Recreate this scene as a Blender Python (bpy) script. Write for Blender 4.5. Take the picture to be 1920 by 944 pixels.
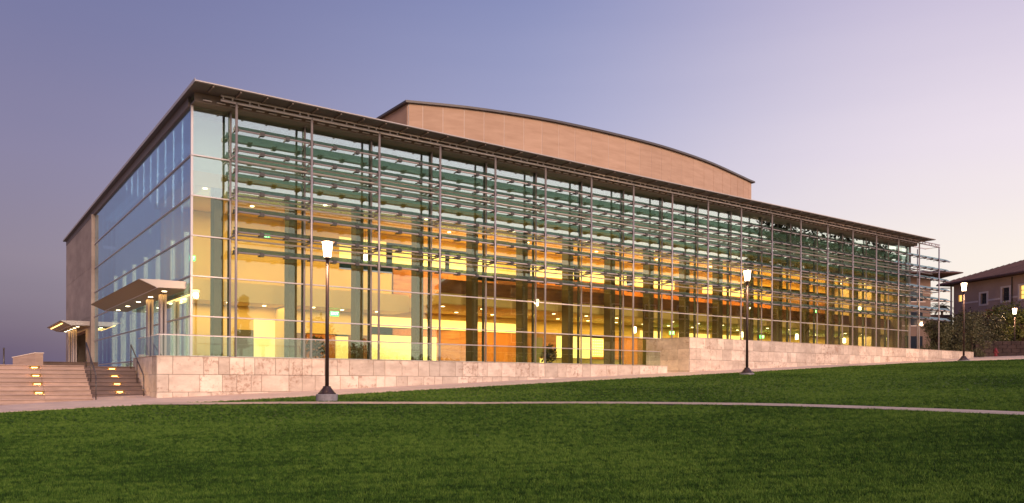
import bpy, bmesh, math, random
from mathutils import Vector, Matrix
random.seed(7)
R = math.radians
scene = bpy.context.scene
for o in list(bpy.data.objects): bpy.data.objects.remove(o)

# ------------------------------------------------------------------ camera
F, H0 = 1475.0, 715.0                       # focal length and horizon row in photo pixels (1920 x 944)
cam_d = bpy.data.cameras.new('camera'); cam = bpy.data.objects.new('camera', cam_d)
scene.collection.objects.link(cam); scene.camera = cam
cam_d.sensor_width = 36; cam_d.lens = F / 1920 * 36
cam_d.shift_y = (H0 - 472) / 1920
cam_d.clip_start = .1; cam_d.clip_end = 6000
cam.matrix_world = Matrix.Rotation(R(90), 4, 'X') @ Matrix.Rotation(R(.22), 4, 'Z')
scene.render.resolution_x = 1024; scene.render.resolution_y = 503
scene.render.engine = 'CYCLES'
scene.cycles.transparent_max_bounces = 24
scene.cycles.max_bounces = 10
scene.cycles.sample_clamp_indirect = 4
scene.view_settings.view_transform = 'Standard'; scene.view_settings.look = 'None'
scene.view_settings.exposure = 0; scene.view_settings.gamma = 1

# ------------------------------------------------------------------ dusk sky
SUN_AZ = 95            # degrees clockwise from the view direction: where the sun went down
world = bpy.data.worlds.new('World'); scene.world = world; world.use_nodes = True
nt = world.node_tree; nt.nodes.clear()
def N(tree, typ, **kw):
    n = tree.nodes.new(typ)
    for k, v in kw.items():
        if k == 'inp':
            for i, val in v.items(): n.inputs[i].default_value = val
        else: setattr(n, k, v)
    return n
def mathn(tree, op, a, b=None, clamp=False):
    n = tree.nodes.new('ShaderNodeMath'); n.operation = op; n.use_clamp = clamp
    for i, x in enumerate((a, b)):
        if x is None: continue
        if isinstance(x, (int, float)): n.inputs[i].default_value = x
        else: tree.links.new(x, n.inputs[i])
    return n.outputs[0]
def ramp(tree, fac, stops, interp='LINEAR'):
    n = tree.nodes.new('ShaderNodeValToRGB'); n.color_ramp.interpolation = interp
    e = n.color_ramp.elements
    while len(e) < len(stops): e.new(.5)
    for el, (p, c) in zip(e, stops): el.position = p; el.color = (*c, 1)
    tree.links.new(fac, n.inputs[0]); return n.outputs[0]
def lin(h):
    h = h.lstrip('#'); c = [int(h[i:i+2], 16) / 255 for i in (0, 2, 4)]
    return tuple(x / 12.92 if x <= .04045 else ((x + .055) / 1.055) ** 2.4 for x in c)
tc = N(nt, 'ShaderNodeTexCoord'); sep = N(nt, 'ShaderNodeSeparateXYZ'); nt.links.new(tc.outputs['Generated'], sep.inputs[0])
elev = mathn(nt, 'ARCSINE', sep.outputs[2])                               # radians
az = mathn(nt, 'ARCTAN2', sep.outputs[0], sep.outputs[1])                 # 0 ahead, + right
d = mathn(nt, 'SUBTRACT', az, R(SUN_AZ))
cosd = mathn(nt, 'COSINE', d)                                             # 1 at the glow, -1 opposite
side = mathn(nt, 'MULTIPLY_ADD', cosd, .5); nt.nodes[-1].inputs[2].default_value = .5   # 0..1
cmap = N(nt, 'ShaderNodeMapping'); cmap.inputs['Scale'].default_value = (1.6, 1.6, 16); nt.links.new(tc.outputs['Generated'], cmap.inputs[0])
cn = N(nt, 'ShaderNodeTexNoise'); cn.inputs['Scale'].default_value = 1.2; cn.inputs['Detail'].default_value = 5; nt.links.new(cmap.outputs[0], cn.inputs[0])
elev = mathn(nt, 'ADD', elev, mathn(nt, 'MULTIPLY', mathn(nt, 'SUBTRACT', cn.outputs[0], .5), .045))    # thin haze bands
e01 = mathn(nt, 'MULTIPLY', mathn(nt, 'MAXIMUM', elev, 0.0), 2 / math.pi)  # 0 horizon, 1 zenith
# vertical profiles toward, across and away from the glow (e01 = elevation/90)
tow = ramp(nt, e01, [(0, lin('fff0da')), (.08, lin('fdf2ea')), (.17, lin('efe2ee')), (.27, lin('cfc4de')), (.42, lin('9a9ccb')), (1, lin('5a68a8'))])
mid = ramp(nt, e01, [(0, lin('f2e2da')), (.1, lin('dbd2df')), (.2, lin('a9abd0')), (.32, lin('8089bb')), (.5, lin('6d79b2')), (1, lin('4c5a9a'))])
awa = ramp(nt, e01, [(0, lin('5b587a')), (.02, lin('5e5a7b')), (.05, lin('776e8a')), (.085, lin('887c95')), (.16, lin('857da0')), (.25, lin('7474a0')), (.4, lin('62639a')), (1, lin('43508e'))])
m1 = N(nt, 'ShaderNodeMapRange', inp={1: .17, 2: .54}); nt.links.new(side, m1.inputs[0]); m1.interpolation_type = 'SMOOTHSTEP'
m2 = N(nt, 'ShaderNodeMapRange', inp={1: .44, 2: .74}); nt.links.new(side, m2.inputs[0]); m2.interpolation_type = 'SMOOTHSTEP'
mx1 = N(nt, 'ShaderNodeMixRGB'); nt.links.new(m1.outputs[0], mx1.inputs[0]); nt.links.new(awa, mx1.inputs[1]); nt.links.new(mid, mx1.inputs[2])
mx2 = N(nt, 'ShaderNodeMixRGB'); nt.links.new(m2.outputs[0], mx2.inputs[0]); nt.links.new(mx1.outputs[0], mx2.inputs[1]); nt.links.new(tow, mx2.inputs[2])
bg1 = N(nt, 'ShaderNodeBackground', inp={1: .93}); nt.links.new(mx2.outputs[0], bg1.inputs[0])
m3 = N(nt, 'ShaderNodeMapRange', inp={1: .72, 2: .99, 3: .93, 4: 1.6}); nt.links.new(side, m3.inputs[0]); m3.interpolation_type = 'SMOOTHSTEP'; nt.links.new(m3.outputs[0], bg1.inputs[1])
sky = N(nt, 'ShaderNodeTexSky', sky_type='NISHITA', sun_disc=False, sun_elevation=R(1.0), sun_rotation=R(SUN_AZ))
bg2 = N(nt, 'ShaderNodeBackground', inp={1: .05}); nt.links.new(sky.outputs[0], bg2.inputs[0])
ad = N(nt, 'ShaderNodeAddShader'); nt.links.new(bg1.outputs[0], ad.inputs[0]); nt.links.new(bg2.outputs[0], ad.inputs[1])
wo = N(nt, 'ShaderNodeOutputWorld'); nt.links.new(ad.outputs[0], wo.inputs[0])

sd = bpy.data.lights.new('sun', 'SUN'); sd.energy = 2.7; sd.angle = R(22); sd.color = (1, .71, .53)
sun = bpy.data.objects.new('sun', sd); scene.collection.objects.link(sun)
SA, SE = R(159), R(22)                       # soft after-glow from the right, behind the camera
sdir = Vector((math.sin(SA) * math.cos(SE), math.cos(SA) * math.cos(SE), math.sin(SE)))
sun.rotation_euler = (-sdir).to_track_quat('-Z', 'Y').to_euler()

# ------------------------------------------------------------------ frame of the concert hall
U = Vector((.8136, .5814, 0)); V = Vector((-.5814, .8136, 0)); Z = Vector((0, 0, 1))
O = Vector((-602 / 1475 * 36, 36, 0))
ANG = math.atan2(U.y, U.x)
def W(s, t, z=0): return O + U * s + V * t + Z * z       # s along the front, t into the building
def st(p): q = Vector(p) - O; return q.dot(U), q.dot(V)
def G(s, w):                                             # ground height; w = metres out from the glass
    s = max(-30, min(s, 78)); g = max(0, .04 - .0007 * s)
    ww = min(max(w, -20), 90)
    return -.66 + .0436 * s - g * (min(ww, 15) - 4) - .012 * max(ww - 15, 0)
def GP(x, y): s, t = st((x, y, 0)); return G(s, -t)

# ------------------------------------------------------------------ materials
MATS = {}
def mat(name, base=(.5, .5, .5), rough=.6, metal=0, spec=.5, emit=None, es=0):
    m = bpy.data.materials.new(name); m.use_nodes = True; b = m.node_tree.nodes['Principled BSDF']
    b.inputs['Base Color'].default_value = (*base, 1); b.inputs['Roughness'].default_value = rough
    b.inputs['Metallic'].default_value = metal; b.inputs['Specular IOR Level'].default_value = spec
    if emit: b.inputs['Emission Color'].default_value = (*emit, 1); b.inputs['Emission Strength'].default_value = es
    MATS[name] = m; return m
def vary(m, scale=(3, 3, 3), c0=None, c1=None, detail=6, rand=.25, bump=.0, bscale=30, coords='Object', stops=(.3, .7), rough=None):
    t = m.node_tree; b = t.nodes['Principled BSDF']
    tx = N(t, 'ShaderNodeTexCoord'); mp = N(t, 'ShaderNodeMapping'); mp.inputs['Scale'].default_value = scale
    src = tx.outputs[coords]
    if coords == 'Position':
        pass
    oi = N(t, 'ShaderNodeObjectInfo')
    off = N(t, 'ShaderNodeVectorMath', operation='ADD'); t.links.new(src, off.inputs[0])
    sc = N(t, 'ShaderNodeVectorMath', operation='SCALE'); t.links.new(oi.outputs['Location'], sc.inputs[0]); sc.inputs['Scale'].default_value = .37
    t.links.new(sc.outputs[0], off.inputs[1])
    t.links.new(off.outputs[0], mp.inputs[0])
    nz = N(t, 'ShaderNodeTexNoise'); nz.inputs['Scale'].default_value = 1; nz.inputs['Detail'].default_value = detail; nz.inputs['Roughness'].default_value = .62
    t.links.new(mp.outputs[0], nz.inputs[0])
    c = ramp(t, nz.outputs[0], [(stops[0], c0), (stops[1], c1)])
    if rand:
        hsv = N(t, 'ShaderNodeHueSaturation'); t.links.new(c, hsv.inputs['Color'])
        mr = N(t, 'ShaderNodeMapRange', inp={3: 1 - rand, 4: 1 + rand}); t.links.new(oi.outputs['Random'], mr.inputs[0]); t.links.new(mr.outputs[0], hsv.inputs['Value'])
        c = hsv.outputs[0]
    t.links.new(c, b.inputs['Base Color'])
    if bump:
        n2 = N(t, 'ShaderNodeTexNoise'); n2.inputs['Scale'].default_value = bscale; n2.inputs['Detail'].default_value = 4; t.links.new(off.outputs[0], n2.inputs[0])
        bp = N(t, 'ShaderNodeBump'); bp.inputs['Strength'].default_value = bump; bp.inputs['Distance'].default_value = .02
        t.links.new(n2.outputs[0], bp.inputs['Height']); t.links.new(bp.outputs[0], b.inputs['Normal'])
    return m
def travertine():
    m = mat('travertine', rough=.65); t = m.node_tree; b = t.nodes['Principled BSDF']
    vary(m, (1.2, 1.2, 2.2), (.56, .44, .345), (.76, .63, .51), rand=.2, bump=.25, bscale=14, stops=(.34, .62))
    col = b.inputs['Base Color'].links[0].from_socket
    tx = N(t, 'ShaderNodeTexCoord'); oi = N(t, 'ShaderNodeObjectInfo')
    ad = N(t, 'ShaderNodeVectorMath', operation='ADD'); t.links.new(tx.outputs['Object'], ad.inputs[0]); t.links.new(oi.outputs['Location'], ad.inputs[1])
    nz = N(t, 'ShaderNodeTexNoise'); nz.inputs['Scale'].default_value = 5.5; nz.inputs['Detail'].default_value = 9; nz.inputs['Roughness'].default_value = .72
    t.links.new(ad.outputs[0], nz.inputs[0])
    big = N(t, 'ShaderNodeTexNoise'); big.inputs['Scale'].default_value = .7; t.links.new(ad.outputs[0], big.inputs[0])
    s = mathn(t, 'ADD', nz.outputs[0], mathn(t, 'MULTIPLY', big.outputs[0], .5))
    mr = N(t, 'ShaderNodeMapRange', inp={1: .80, 2: .92, 3: 0, 4: .8}); t.links.new(s, mr.inputs[0])
    mx = N(t, 'ShaderNodeMixRGB'); t.links.new(mr.outputs[0], mx.inputs[0]); t.links.new(col, mx.inputs[1]); mx.inputs[2].default_value = (.36, .22, .15, 1)
    t.links.new(mx.outputs[0], b.inputs['Base Color'])
    return m
travertine()
vary(mat('hall_stone', rough=.8), (.5, .5, 3.2), (.47, .285, .185), (.58, .37, .25), rand=.05, bump=.3, bscale=25)
vary(mat('side_stone', rough=.8), (.25, .25, .8), (.27, .205, .17), (.42, .33, .27), rand=.08, bump=.3)
vary(mat('grout', rough=.9), (4, 4, 4), (.24, .17, .13), (.3, .22, .17), rand=0)
vary(mat('joint_light', rough=.9), (4, 4, 4), (.66, .53, .44), (.72, .58, .49), rand=0)
vary(mat('concrete', rough=.85), (1.1, 1.1, 1.1), (.58, .43, .33), (.72, .55, .43), rand=.05, bump=.3, bscale=40)
vary(mat('path_concrete', rough=.9), (1.5, 1.5, 1.5), (.42, .32, .235), (.56, .43, .32), rand=0, bump=.3, bscale=40)
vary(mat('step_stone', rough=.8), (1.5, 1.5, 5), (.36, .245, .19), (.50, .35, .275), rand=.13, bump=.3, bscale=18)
vary(mat('shaded_step', rough=.8), (1.5, 1.5, 5), (.14, .095, .085), (.21, .145, .125), rand=.13, bump=.3, bscale=18)  # shade on the narrow stairs put into the stone colour
mat('alu', (.38, .33, .335), .38, .35)
mat('alu_light', (.62, .56, .56), .35, .3)
mat('roof_metal', (.10, .085, .08), .5, .2)
mat('roof_edge', (.50, .44, .40), .4, .3)
mat('soffit', (.16, .12, .10), .6)
mat('rail_metal', (.10, .085, .08), .4, .5)
mat('lamp_metal', (.055, .032, .028), .45, .3)
mat('bracket_metal', (.07, .065, .06), .5, .4)
vary(mat('footing', rough=.85), (6, 6, 6), (.22, .2, .21), (.33, .3, .31), rand=0, bump=.3)
mat('canopy_metal', (.42, .37, .34), .35, .4)
mat('canopy_soffit', (.24, .17, .08), .5, .2)
vary(mat('cream', rough=.75), (.6, .6, .6), (.68, .49, .21), (.76, .56, .25), rand=.03)
vary(mat('plaster', rough=.8), (.4, .4, .4), (.50, .56, .46), (.58, .63, .53), rand=.03)
vary(mat('ceiling', rough=.8), (.5, .5, .5), (.62, .42, .14), (.68, .47, .17), rand=.03)
vary(mat('wood', rough=.4), (7, 7, .5), (.42, .13, .028), (.56, .20, .045), rand=.12)
vary(mat('wood_dark', rough=.4), (1.2, 1.2, 5), (.13, .05, .018), (.28, .115, .045), rand=.12, detail=8)
vary(mat('wood_figured', rough=.4), (.7, .7, 5), (.32, .10, .04), (.60, .28, .11), rand=.05, detail=8)
mat('column_paint', (.085, .055, .02), .6)
mat('dark_metal', (.06, .055, .045), .5)
mat('door_grey', (.12, .11, .08), .5)
vary(mat('carpet', rough=.95), (8, 8, 8), (.10, .04, .02), (.16, .07, .03), rand=0)
mat('curtain_cloth', (.75, .76, .78), .9)
mat('gold_fascia', (.55, .33, .07), .5)
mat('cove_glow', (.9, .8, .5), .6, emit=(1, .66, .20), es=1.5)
mat('wall_glow', (.9, .85, .6), .6, emit=(1, .70, .20), es=.82)  # lamp light on the cream walls put in as emission
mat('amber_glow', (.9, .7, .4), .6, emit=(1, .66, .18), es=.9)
mat('downlight_glow', (1, .9, .7), .6, emit=(1, .82, .48), es=8)
def lampglass():
    m = bpy.data.materials.new('lamp_glow'); m.use_nodes = True; t = m.node_tree; t.nodes.clear()
    tr = N(t, 'ShaderNodeBsdfTransparent'); em = N(t, 'ShaderNodeEmission', inp={0: (1, .70, .42, 1), 1: 22})
    mx = N(t, 'ShaderNodeMixShader', inp={0: .5}); t.links.new(tr.outputs[0], mx.inputs[1]); t.links.new(em.outputs[0], mx.inputs[2])
    out = N(t, 'ShaderNodeOutputMaterial'); t.links.new(mx.outputs[0], out.inputs[0]); MATS['lamp_glow'] = m
lampglass()
mat('step_glow', (1, .8, .4), .5, emit=(1, .50, .12), es=7)
mat('exit_glow', (.1, .9, .3), .5, emit=(.05, 1, .25), es=2.6)
mat('exit_white', (1, 1, 1), .5, emit=(.75, 1, .8), es=3)
mat('fin_glow', (.9, .85, .6), .6, emit=(1, .80, .38), es=2.0)  # light falling on the curtain fins put in as emission
mat('window_glow', (.9, .7, .3), .5, emit=(1, .66, .16), es=1.3)
mat('brass', (.30, .19, .07), .35, .8)
mat('window_dark', (.03, .04, .06), .08, 0, .9)
mat('trim', (.80, .68, .62), .7)
vary(mat('stucco', rough=.9), (.5, .5, .5), (.46, .32, .26), (.56, .40, .33), rand=.03, bump=.2)
vary(mat('brown_stucco', rough=.9), (.5, .5, .5), (.24, .16, .13), (.30, .205, .165), rand=.03)
vary(mat('tile_roof', rough=.85), (2, 2, 2), (.07, .036, .034), (.125, .065, .058), rand=.15)
vary(mat('brown_wall', rough=.9), (1, 1, 1), (.10, .065, .05), (.17, .11, .085), rand=.05)
mat('hydrant_red', (.2, .02, .025), .45)
vary(mat('bark', rough=.9), (3, 3, 12), (.07, .045, .03), (.13, .09, .06), rand=.1, bump=.4)
def leafmat(name, c0, c1):
    m = mat(name, rough=.6, spec=.2); t = m.node_tree; b = t.nodes['Principled BSDF']
    tx = N(t, 'ShaderNodeNewGeometry'); nz = N(t, 'ShaderNodeTexNoise'); nz.inputs['Scale'].default_value = 2.2; nz.inputs['Detail'].default_value = 3
    t.links.new(tx.outputs['Position'], nz.inputs[0])
    wn = N(t, 'ShaderNodeTexWhiteNoise'); t.links.new(tx.outputs['Random Per Island'], wn.inputs['Vector'])
    s = mathn(t, 'ADD', mathn(t, 'MULTIPLY', nz.outputs[0], .6), mathn(t, 'MULTIPLY', tx.outputs['Random Per Island'], .4))
    t.links.new(ramp(t, s, [(.25, c0), (.75, c1)]), b.inputs['Base Color'])
    return m
leafmat('leaf_olive', (.065, .068, .032), (.18, .165, .085))
leafmat('leaf_green', (.035, .048, .015), (.13, .14, .035))
leafmat('leaf_dark', (.035, .035, .02), (.10, .09, .04))
leafmat('leaf_red', (.10, .04, .022), (.24, .08, .04))

def glassmat(name, trans, gloss, r0, r1, power=3.0, rough=0.0):
    m = bpy.data.materials.new(name); m.use_nodes = True; t = m.node_tree; t.nodes.clear()
    lw = N(t, 'ShaderNodeLayerWeight', inp={0: .5})
    f = mathn(t, 'POWER', lw.outputs['Facing'], power)
    f = mathn(t, 'MULTIPLY_ADD', f, r1 - r0); t.nodes[-1].inputs[2].default_value = r0
    tr = N(t, 'ShaderNodeBsdfTransparent'); tr.inputs[0].default_value = (*trans, 1)
    gl = N(t, 'ShaderNodeBsdfGlossy'); gl.inputs[0].default_value = (*gloss, 1); gl.inputs['Roughness'].default_value = rough
    mx = N(t, 'ShaderNodeMixShader'); t.links.new(f, mx.inputs[0]); t.links.new(tr.outputs[0], mx.inputs[1]); t.links.new(gl.outputs[0], mx.inputs[2])
    out = N(t, 'ShaderNodeOutputMaterial'); t.links.new(mx.outputs[0], out.inputs[0]); MATS[name] = m; return m
glassmat('glass_front', (.93, .95, .84), (.80, .97, .90), .07, .9, 2.7)
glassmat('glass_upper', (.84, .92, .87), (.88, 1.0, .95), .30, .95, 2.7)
glassmat('glass_side', (.82, .90, .95), (.72, .89, 1.0), .30, .85, 1.8)
glassmat('guard_glass', (.90, .96, .93), (.9, 1, .97), .05, .8, 4)
def louvremat():
    m = bpy.data.materials.new('louvre_glass'); m.use_nodes = True; t = m.node_tree; t.nodes.clear()
    tr = N(t, 'ShaderNodeBsdfTransparent'); tr.inputs[0].default_value = (.62, .78, .70, 1)
    df = N(t, 'ShaderNodeBsdfDiffuse'); df.inputs[0].default_value = (.14, .185, .165, 1)
    tl = N(t, 'ShaderNodeBsdfTranslucent'); tl.inputs[0].default_value = (.17, .235, .21, 1)
    a = N(t, 'ShaderNodeMixShader', inp={0: .5}); t.links.new(df.outputs[0], a.inputs[1]); t.links.new(tl.outputs[0], a.inputs[2])
    b = N(t, 'ShaderNodeMixShader', inp={0: .5}); t.links.new(tr.outputs[0], b.inputs[1]); t.links.new(a.outputs[0], b.inputs[2])
    gl = N(t, 'ShaderNodeBsdfGlossy'); gl.inputs[0].default_value = (.8, 1, .95, 1); gl.inputs['Roughness'].default_value = .05
    lw = N(t, 'ShaderNodeLayerWeight', inp={0: .5}); f = mathn(t, 'MULTIPLY_ADD', mathn(t, 'POWER', lw.outputs['Facing'], 4.0), .6); t.nodes[-1].inputs[2].default_value = .05
    c = N(t, 'ShaderNodeMixShader'); t.links.new(f, c.inputs[0]); t.links.new(b.outputs[0], c.inputs[1]); t.links.new(gl.outputs[0], c.inputs[2])
    out = N(t, 'ShaderNodeOutputMaterial'); t.links.new(c.outputs[0], out.inputs[0]); MATS['louvre_glass'] = m
louvremat()
def grassmat(name, blades):
    m = mat(name, rough=.7, spec=.15); t = m.node_tree; b = t.nodes['Principled BSDF']
    g = N(t, 'ShaderNodeNewGeometry')
    mp = N(t, 'ShaderNodeMapping'); mp.inputs['Scale'].default_value = (.42, 2.5, .6); mp.inputs['Rotation'].default_value = (0, 0, R(6)); t.links.new(g.outputs['Position'], mp.inputs[0])
    n1 = N(t, 'ShaderNodeTexNoise'); n1.inputs['Scale'].default_value = 1.5; n1.inputs['Detail'].default_value = 10; n1.inputs['Roughness'].default_value = .72; t.links.new(mp.outputs[0], n1.inputs[0])
    n2 = N(t, 'ShaderNodeTexNoise'); n2.inputs['Scale'].default_value = .12; n2.inputs['Detail'].default_value = 3; t.links.new(g.outputs['Position'], n2.inputs[0])
    s = mathn(t, 'ADD', mathn(t, 'MULTIPLY', n1.outputs[0], .62), mathn(t, 'MULTIPLY', n2.outputs[0], .38))
    if blades:
        oi = N(t, 'ShaderNodeObjectInfo'); s = mathn(t, 'ADD', s, mathn(t, 'MULTIPLY', mathn(t, 'SUBTRACT', oi.outputs['Random'], .5), .24))
    k = 1.0 if blades else .6
    c = ramp(t, s, [(.41, (.022 * k, .054 * k, .007 * k)), (.5, (.056 * k, .130 * k, .013 * k)), (.60, (.135 * k, .22 * k, .032 * k))])
    t.links.new(c, b.inputs['Base Color']); return m
grassmat('lawn', False); grassmat('grass_blade', True)

# ------------------------------------------------------------------ mesh helpers
class MB:
    def __init__(s): s.v = []; s.f = []
    def face(s, *p):
        n = len(s.v); s.v += [tuple(q) for q in p]; s.f.append(tuple(range(n, n + len(p))))
    def hexa(s, b, t):                      # b, t: four corners each, same order
        n = len(s.v); s.v += [tuple(q) for q in b] + [tuple(q) for q in t]
        s.f += [(n+3, n+2, n+1, n), (n+4, n+5, n+6, n+7)] + [(n+i, n+(i+1) % 4, n+4+(i+1) % 4, n+4+i) for i in range(4)]
        return s
    def box(s, x0, x1, y0, y1, z0, z1):
        s.hexa([(x0, y0, z0), (x1, y0, z0), (x1, y1, z0), (x0, y1, z0)], [(x0, y0, z1), (x1, y0, z1), (x1, y1, z1), (x0, y1, z1)])
        return s
    def bevbox(s, x0, x1, y0, y1, z0, z1, b=.006):   # panel whose front (-y) edge is chamfered
        s.hexa([(x0, y0 + b, z0), (x1, y0 + b, z0), (x1, y1, z0), (x0, y1, z0)], [(x0, y0 + b, z1), (x1, y0 + b, z1), (x1, y1, z1), (x0, y1, z1)])
        s.hexa([(x0 + b, y0, z0 + b), (x1 - b, y0, z0 + b), (x1, y0 + b + .0005, z0), (x0, y0 + b + .0005, z0)], [(x0 + b, y0, z1 - b), (x1 - b, y0, z1 - b), (x1, y0 + b + .0005, z1), (x0, y0 + b + .0005, z1)])
        return s
    def prism(s, poly, a, b):               # poly of (y, z) swept from x=a to x=b
        n = len(s.v); m = len(poly)
        s.v += [(a, y, z) for y, z in poly] + [(b, y, z) for y, z in poly]
        s.f.append(tuple(range(n, n + m))[::-1]); s.f.append(tuple(range(n + m, n + 2 * m)))
        s.f += [(n+i, n+(i+1) % m, n+m+(i+1) % m, n+m+i) for i in range(m)]; return s
    def prismy(s, poly, a, b):              # poly of (x, z) swept along y
        n = len(s.v); m = len(poly)
        s.v += [(x, a, z) for x, z in poly] + [(x, b, z) for x, z in poly]
        s.f.append(tuple(range(n, n + m))); s.f.append(tuple(range(n + m, n + 2 * m))[::-1])
        s.f += [(n+i, n+m+i, n+m+(i+1) % m, n+(i+1) % m) for i in range(m)]; return s
    def tube(s, pts, r, n=8, r2=None):
        pts = [Vector(p) for p in pts]; rings = []
        for i, p in enumerate(pts):
            d = (pts[min(i+1, len(pts)-1)] - pts[max(i-1, 0)]).normalized()
            a = d.orthogonal().normalized() if abs(d.z) < .99 else Vector((1, 0, 0)); a = (a - d * a.dot(d)).normalized(); b = d.cross(a)
            rr = r if r2 is None else r + (r2 - r) * i / (len(pts) - 1)
            base = len(s.v); s.v += [tuple(p + (a * math.cos(k * 2 * math.pi / n) + b * math.sin(k * 2 * math.pi / n)) * rr) for k in range(n)]; rings.append(base)
        for q in range(len(rings) - 1):
            A, B = rings[q], rings[q+1]
            s.f += [(A+k, A+(k+1) % n, B+(k+1) % n, B+k) for k in range(n)]
        s.f.append(tuple(range(rings[0], rings[0]+n))[::-1]); s.f.append(tuple(range(rings[-1], rings[-1]+n))); return s
    def lathe(s, prof, n=20, cx=0, cy=0):
        rings = []
        for r, z in prof:
            base = len(s.v); s.v += [(cx + r * math.cos(k * 2 * math.pi / n), cy + r * math.sin(k * 2 * math.pi / n), z) for k in range(n)]; rings.append(base)
        for A, B in zip(rings, rings[1:]): s.f += [(A+k, A+(k+1) % n, B+(k+1) % n, B+k) for k in range(n)]
        s.f.append(tuple(range(rings[0], rings[0]+n))[::-1]); s.f.append(tuple(range(rings[-1], rings[-1]+n))); return s
    def mesh(s, name, m, smooth=False):
        me = bpy.data.meshes.new(name); me.from_pydata(s.v, [], s.f)
        if m: me.materials.append(MATS[m])
        if smooth: me.polygons.foreach_set('use_smooth', [True] * len(me.polygons))
        me.update(); return me
    def obj(s, name, m, parent=None, smooth=False, loc=None):
        return link(name, s.mesh(name, m, smooth), parent, loc)
def link(name, me, parent=None, loc=None, rz=0):
    o = bpy.data.objects.new(name, me); scene.collection.objects.link(o)
    if parent: o.parent = parent
    if loc is not None: o.location = loc
    if rz: o.rotation_euler[2] = rz
    return o
def tag(o, label=None, cat=None, group=None, kind=None):
    if label: o['label'] = label
    if cat: o['category'] = cat
    if group: o['group'] = group
    if kind: o['kind'] = kind
    return o
def thing(name, label, cat, loc, rz=0, group=None):
    o = bpy.data.objects.new(name, None); scene.collection.objects.link(o); o.empty_display_size = .3
    o.location = loc; o.rotation_euler[2] = rz; return tag(o, label, cat, group)
def copy_tree(o, parent=None):
    c = o.copy(); scene.collection.objects.link(c); c.parent = parent
    for ch in list(o.children): copy_tree(ch, c)
    return c

# ------------------------------------------------------------------ ground
def frange(a, b, d):
    n = max(1, round((b - a) / d)); return [a + (b - a) * i / n for i in range(n + 1)]
def sheet(name, m, S, Wd, dz=0, kind='structure'):
    mb = MB(); ns, nw = len(S), len(Wd)
    mb.v = [tuple(W(s, -w, G(s, w) + dz)) for s in S for w in Wd]
    mb.f = [(i*nw+j, i*nw+j+1, (i+1)*nw+j+1, (i+1)*nw+j) for i in range(ns-1) for j in range(nw-1)]
    o = mb.obj(name, m); tag(o, kind=kind); return o
gs = [-3000, -900, -300, -100, -60] + frange(-30, 78, 2) + [110, 200, 600, 3000]
gw = [-3000, -700, -200, -90, -50] + frange(-20, 90, 1) + [120, 300, 900, 3000]
def sheet_ground():
    mb = MB(); ns, nw = len(gs), len(gw)
    mb.v = [tuple(W(s, -w, G(s, w))) for s in gs for w in gw]
    # under the building and terrace the soil stays below the floor
    mb.f = [(i*nw+j, i*nw+j+1, (i+1)*nw+j+1, (i+1)*nw+j) for i in range(ns-1) for j in range(nw-1)]
    out = []
    for q in mb.f:
        ss = [gs[k // nw] for k in q]; ww = [gw[k % nw] for k in q]
        out.append(q)
    mb.f = out
    o = mb.obj('ground', 'lawn'); tag(o, kind='structure')
sheet_ground()
# walkway between the wall and the lawn: ribbon with slabs (joint every 1.5 m is a groove)
EDGE = [(-30, 6.6), (-8, 6.7), (-5, 6.75), (0, 7.1), (10, 7.15), (20, 7.2), (27, 7.5), (38, 7.4), (48, 7.7), (52, 9.4), (55, 12.4), (60, 18), (70, 27), (78, 32), (100, 40)]
def edge(s):
    for (a, b), (c, d) in zip(EDGE, EDGE[1:]):
        if s <= c: return b + (d - b) * max(0, (s - a)) / (c - a)
    return EDGE[-1][1]
def ribbon(name, S, f0, f1, dz, m, n=4, skirt=True):
    mb = MB(); rows = []
    for s in S:
        a, b = f0(s), f1(s); row = []
        for k in range(n + 1):
            w = a + (b - a) * k / n; row.append(len(mb.v)); mb.v.append(tuple(W(s, -w, G(s, w) + dz)))
        if skirt: row.append(len(mb.v)); mb.v.append(tuple(W(s, -b, G(s, b) - .05)))
        rows.append(row)
    for A, B in zip(rows, rows[1:]):
        mb.f += [(A[k], A[k+1], B[k+1], B[k]) for k in range(len(A) - 1)]
    o = mb.obj(name, m); return tag(o, kind='structure')
ribbon('walkway', frange(-30, 100, 1), lambda s: 0.0, edge, .022, 'concrete', 8)
# thin path crossing the lawn
CP = [(-3.0, 6.6), (-1.4, 7.9), (1.2, 9.9), (3.4, 12.1), (5.2, 14.0), (6.7, 15.9), (7.9, 17.8), (9.0, 20.0), (9.8, 22.0), (10.35, 23.6), (10.75, 26.0), (11.0, 29.9), (11.1, 36), (11, 60)]
def path():
    P = []
    for i in range(len(CP) - 1):
        p0, p1, p2, p3 = [Vector((*CP[max(0, min(len(CP)-1, k))], 0)) for k in (i-1, i, i+1, i+2)]
        for q in range(8):
            t = q / 8; P.append(.5 * ((2*p1) + (p2-p0)*t + (2*p0-5*p1+4*p2-p3)*t*t + (3*p1-p0-3*p2+p3)*t**3))
    mb = MB(); rows = []
    for i, p in enumerate(P):
        d = (P[min(i+1, len(P)-1)] - P[max(i-1, 0)]).normalized(); n = Vector((-d.y, d.x, 0)); row = []
        for k in (-.42, -.21, 0, .21, .42):
            q = p + n * k; row.append(len(mb.v)); mb.v.append(tuple(W(q.x, -q.y, G(q.x, q.y) + .026)))
        rows.append(row)
    for A, B in zip(rows, rows[1:]): mb.f += [(A[k], A[k+1], B[k+1], B[k]) for k in range(4)]
    tag(mb.obj('path', 'path_concrete'), kind='structure'); return P
PATH = path()

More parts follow.
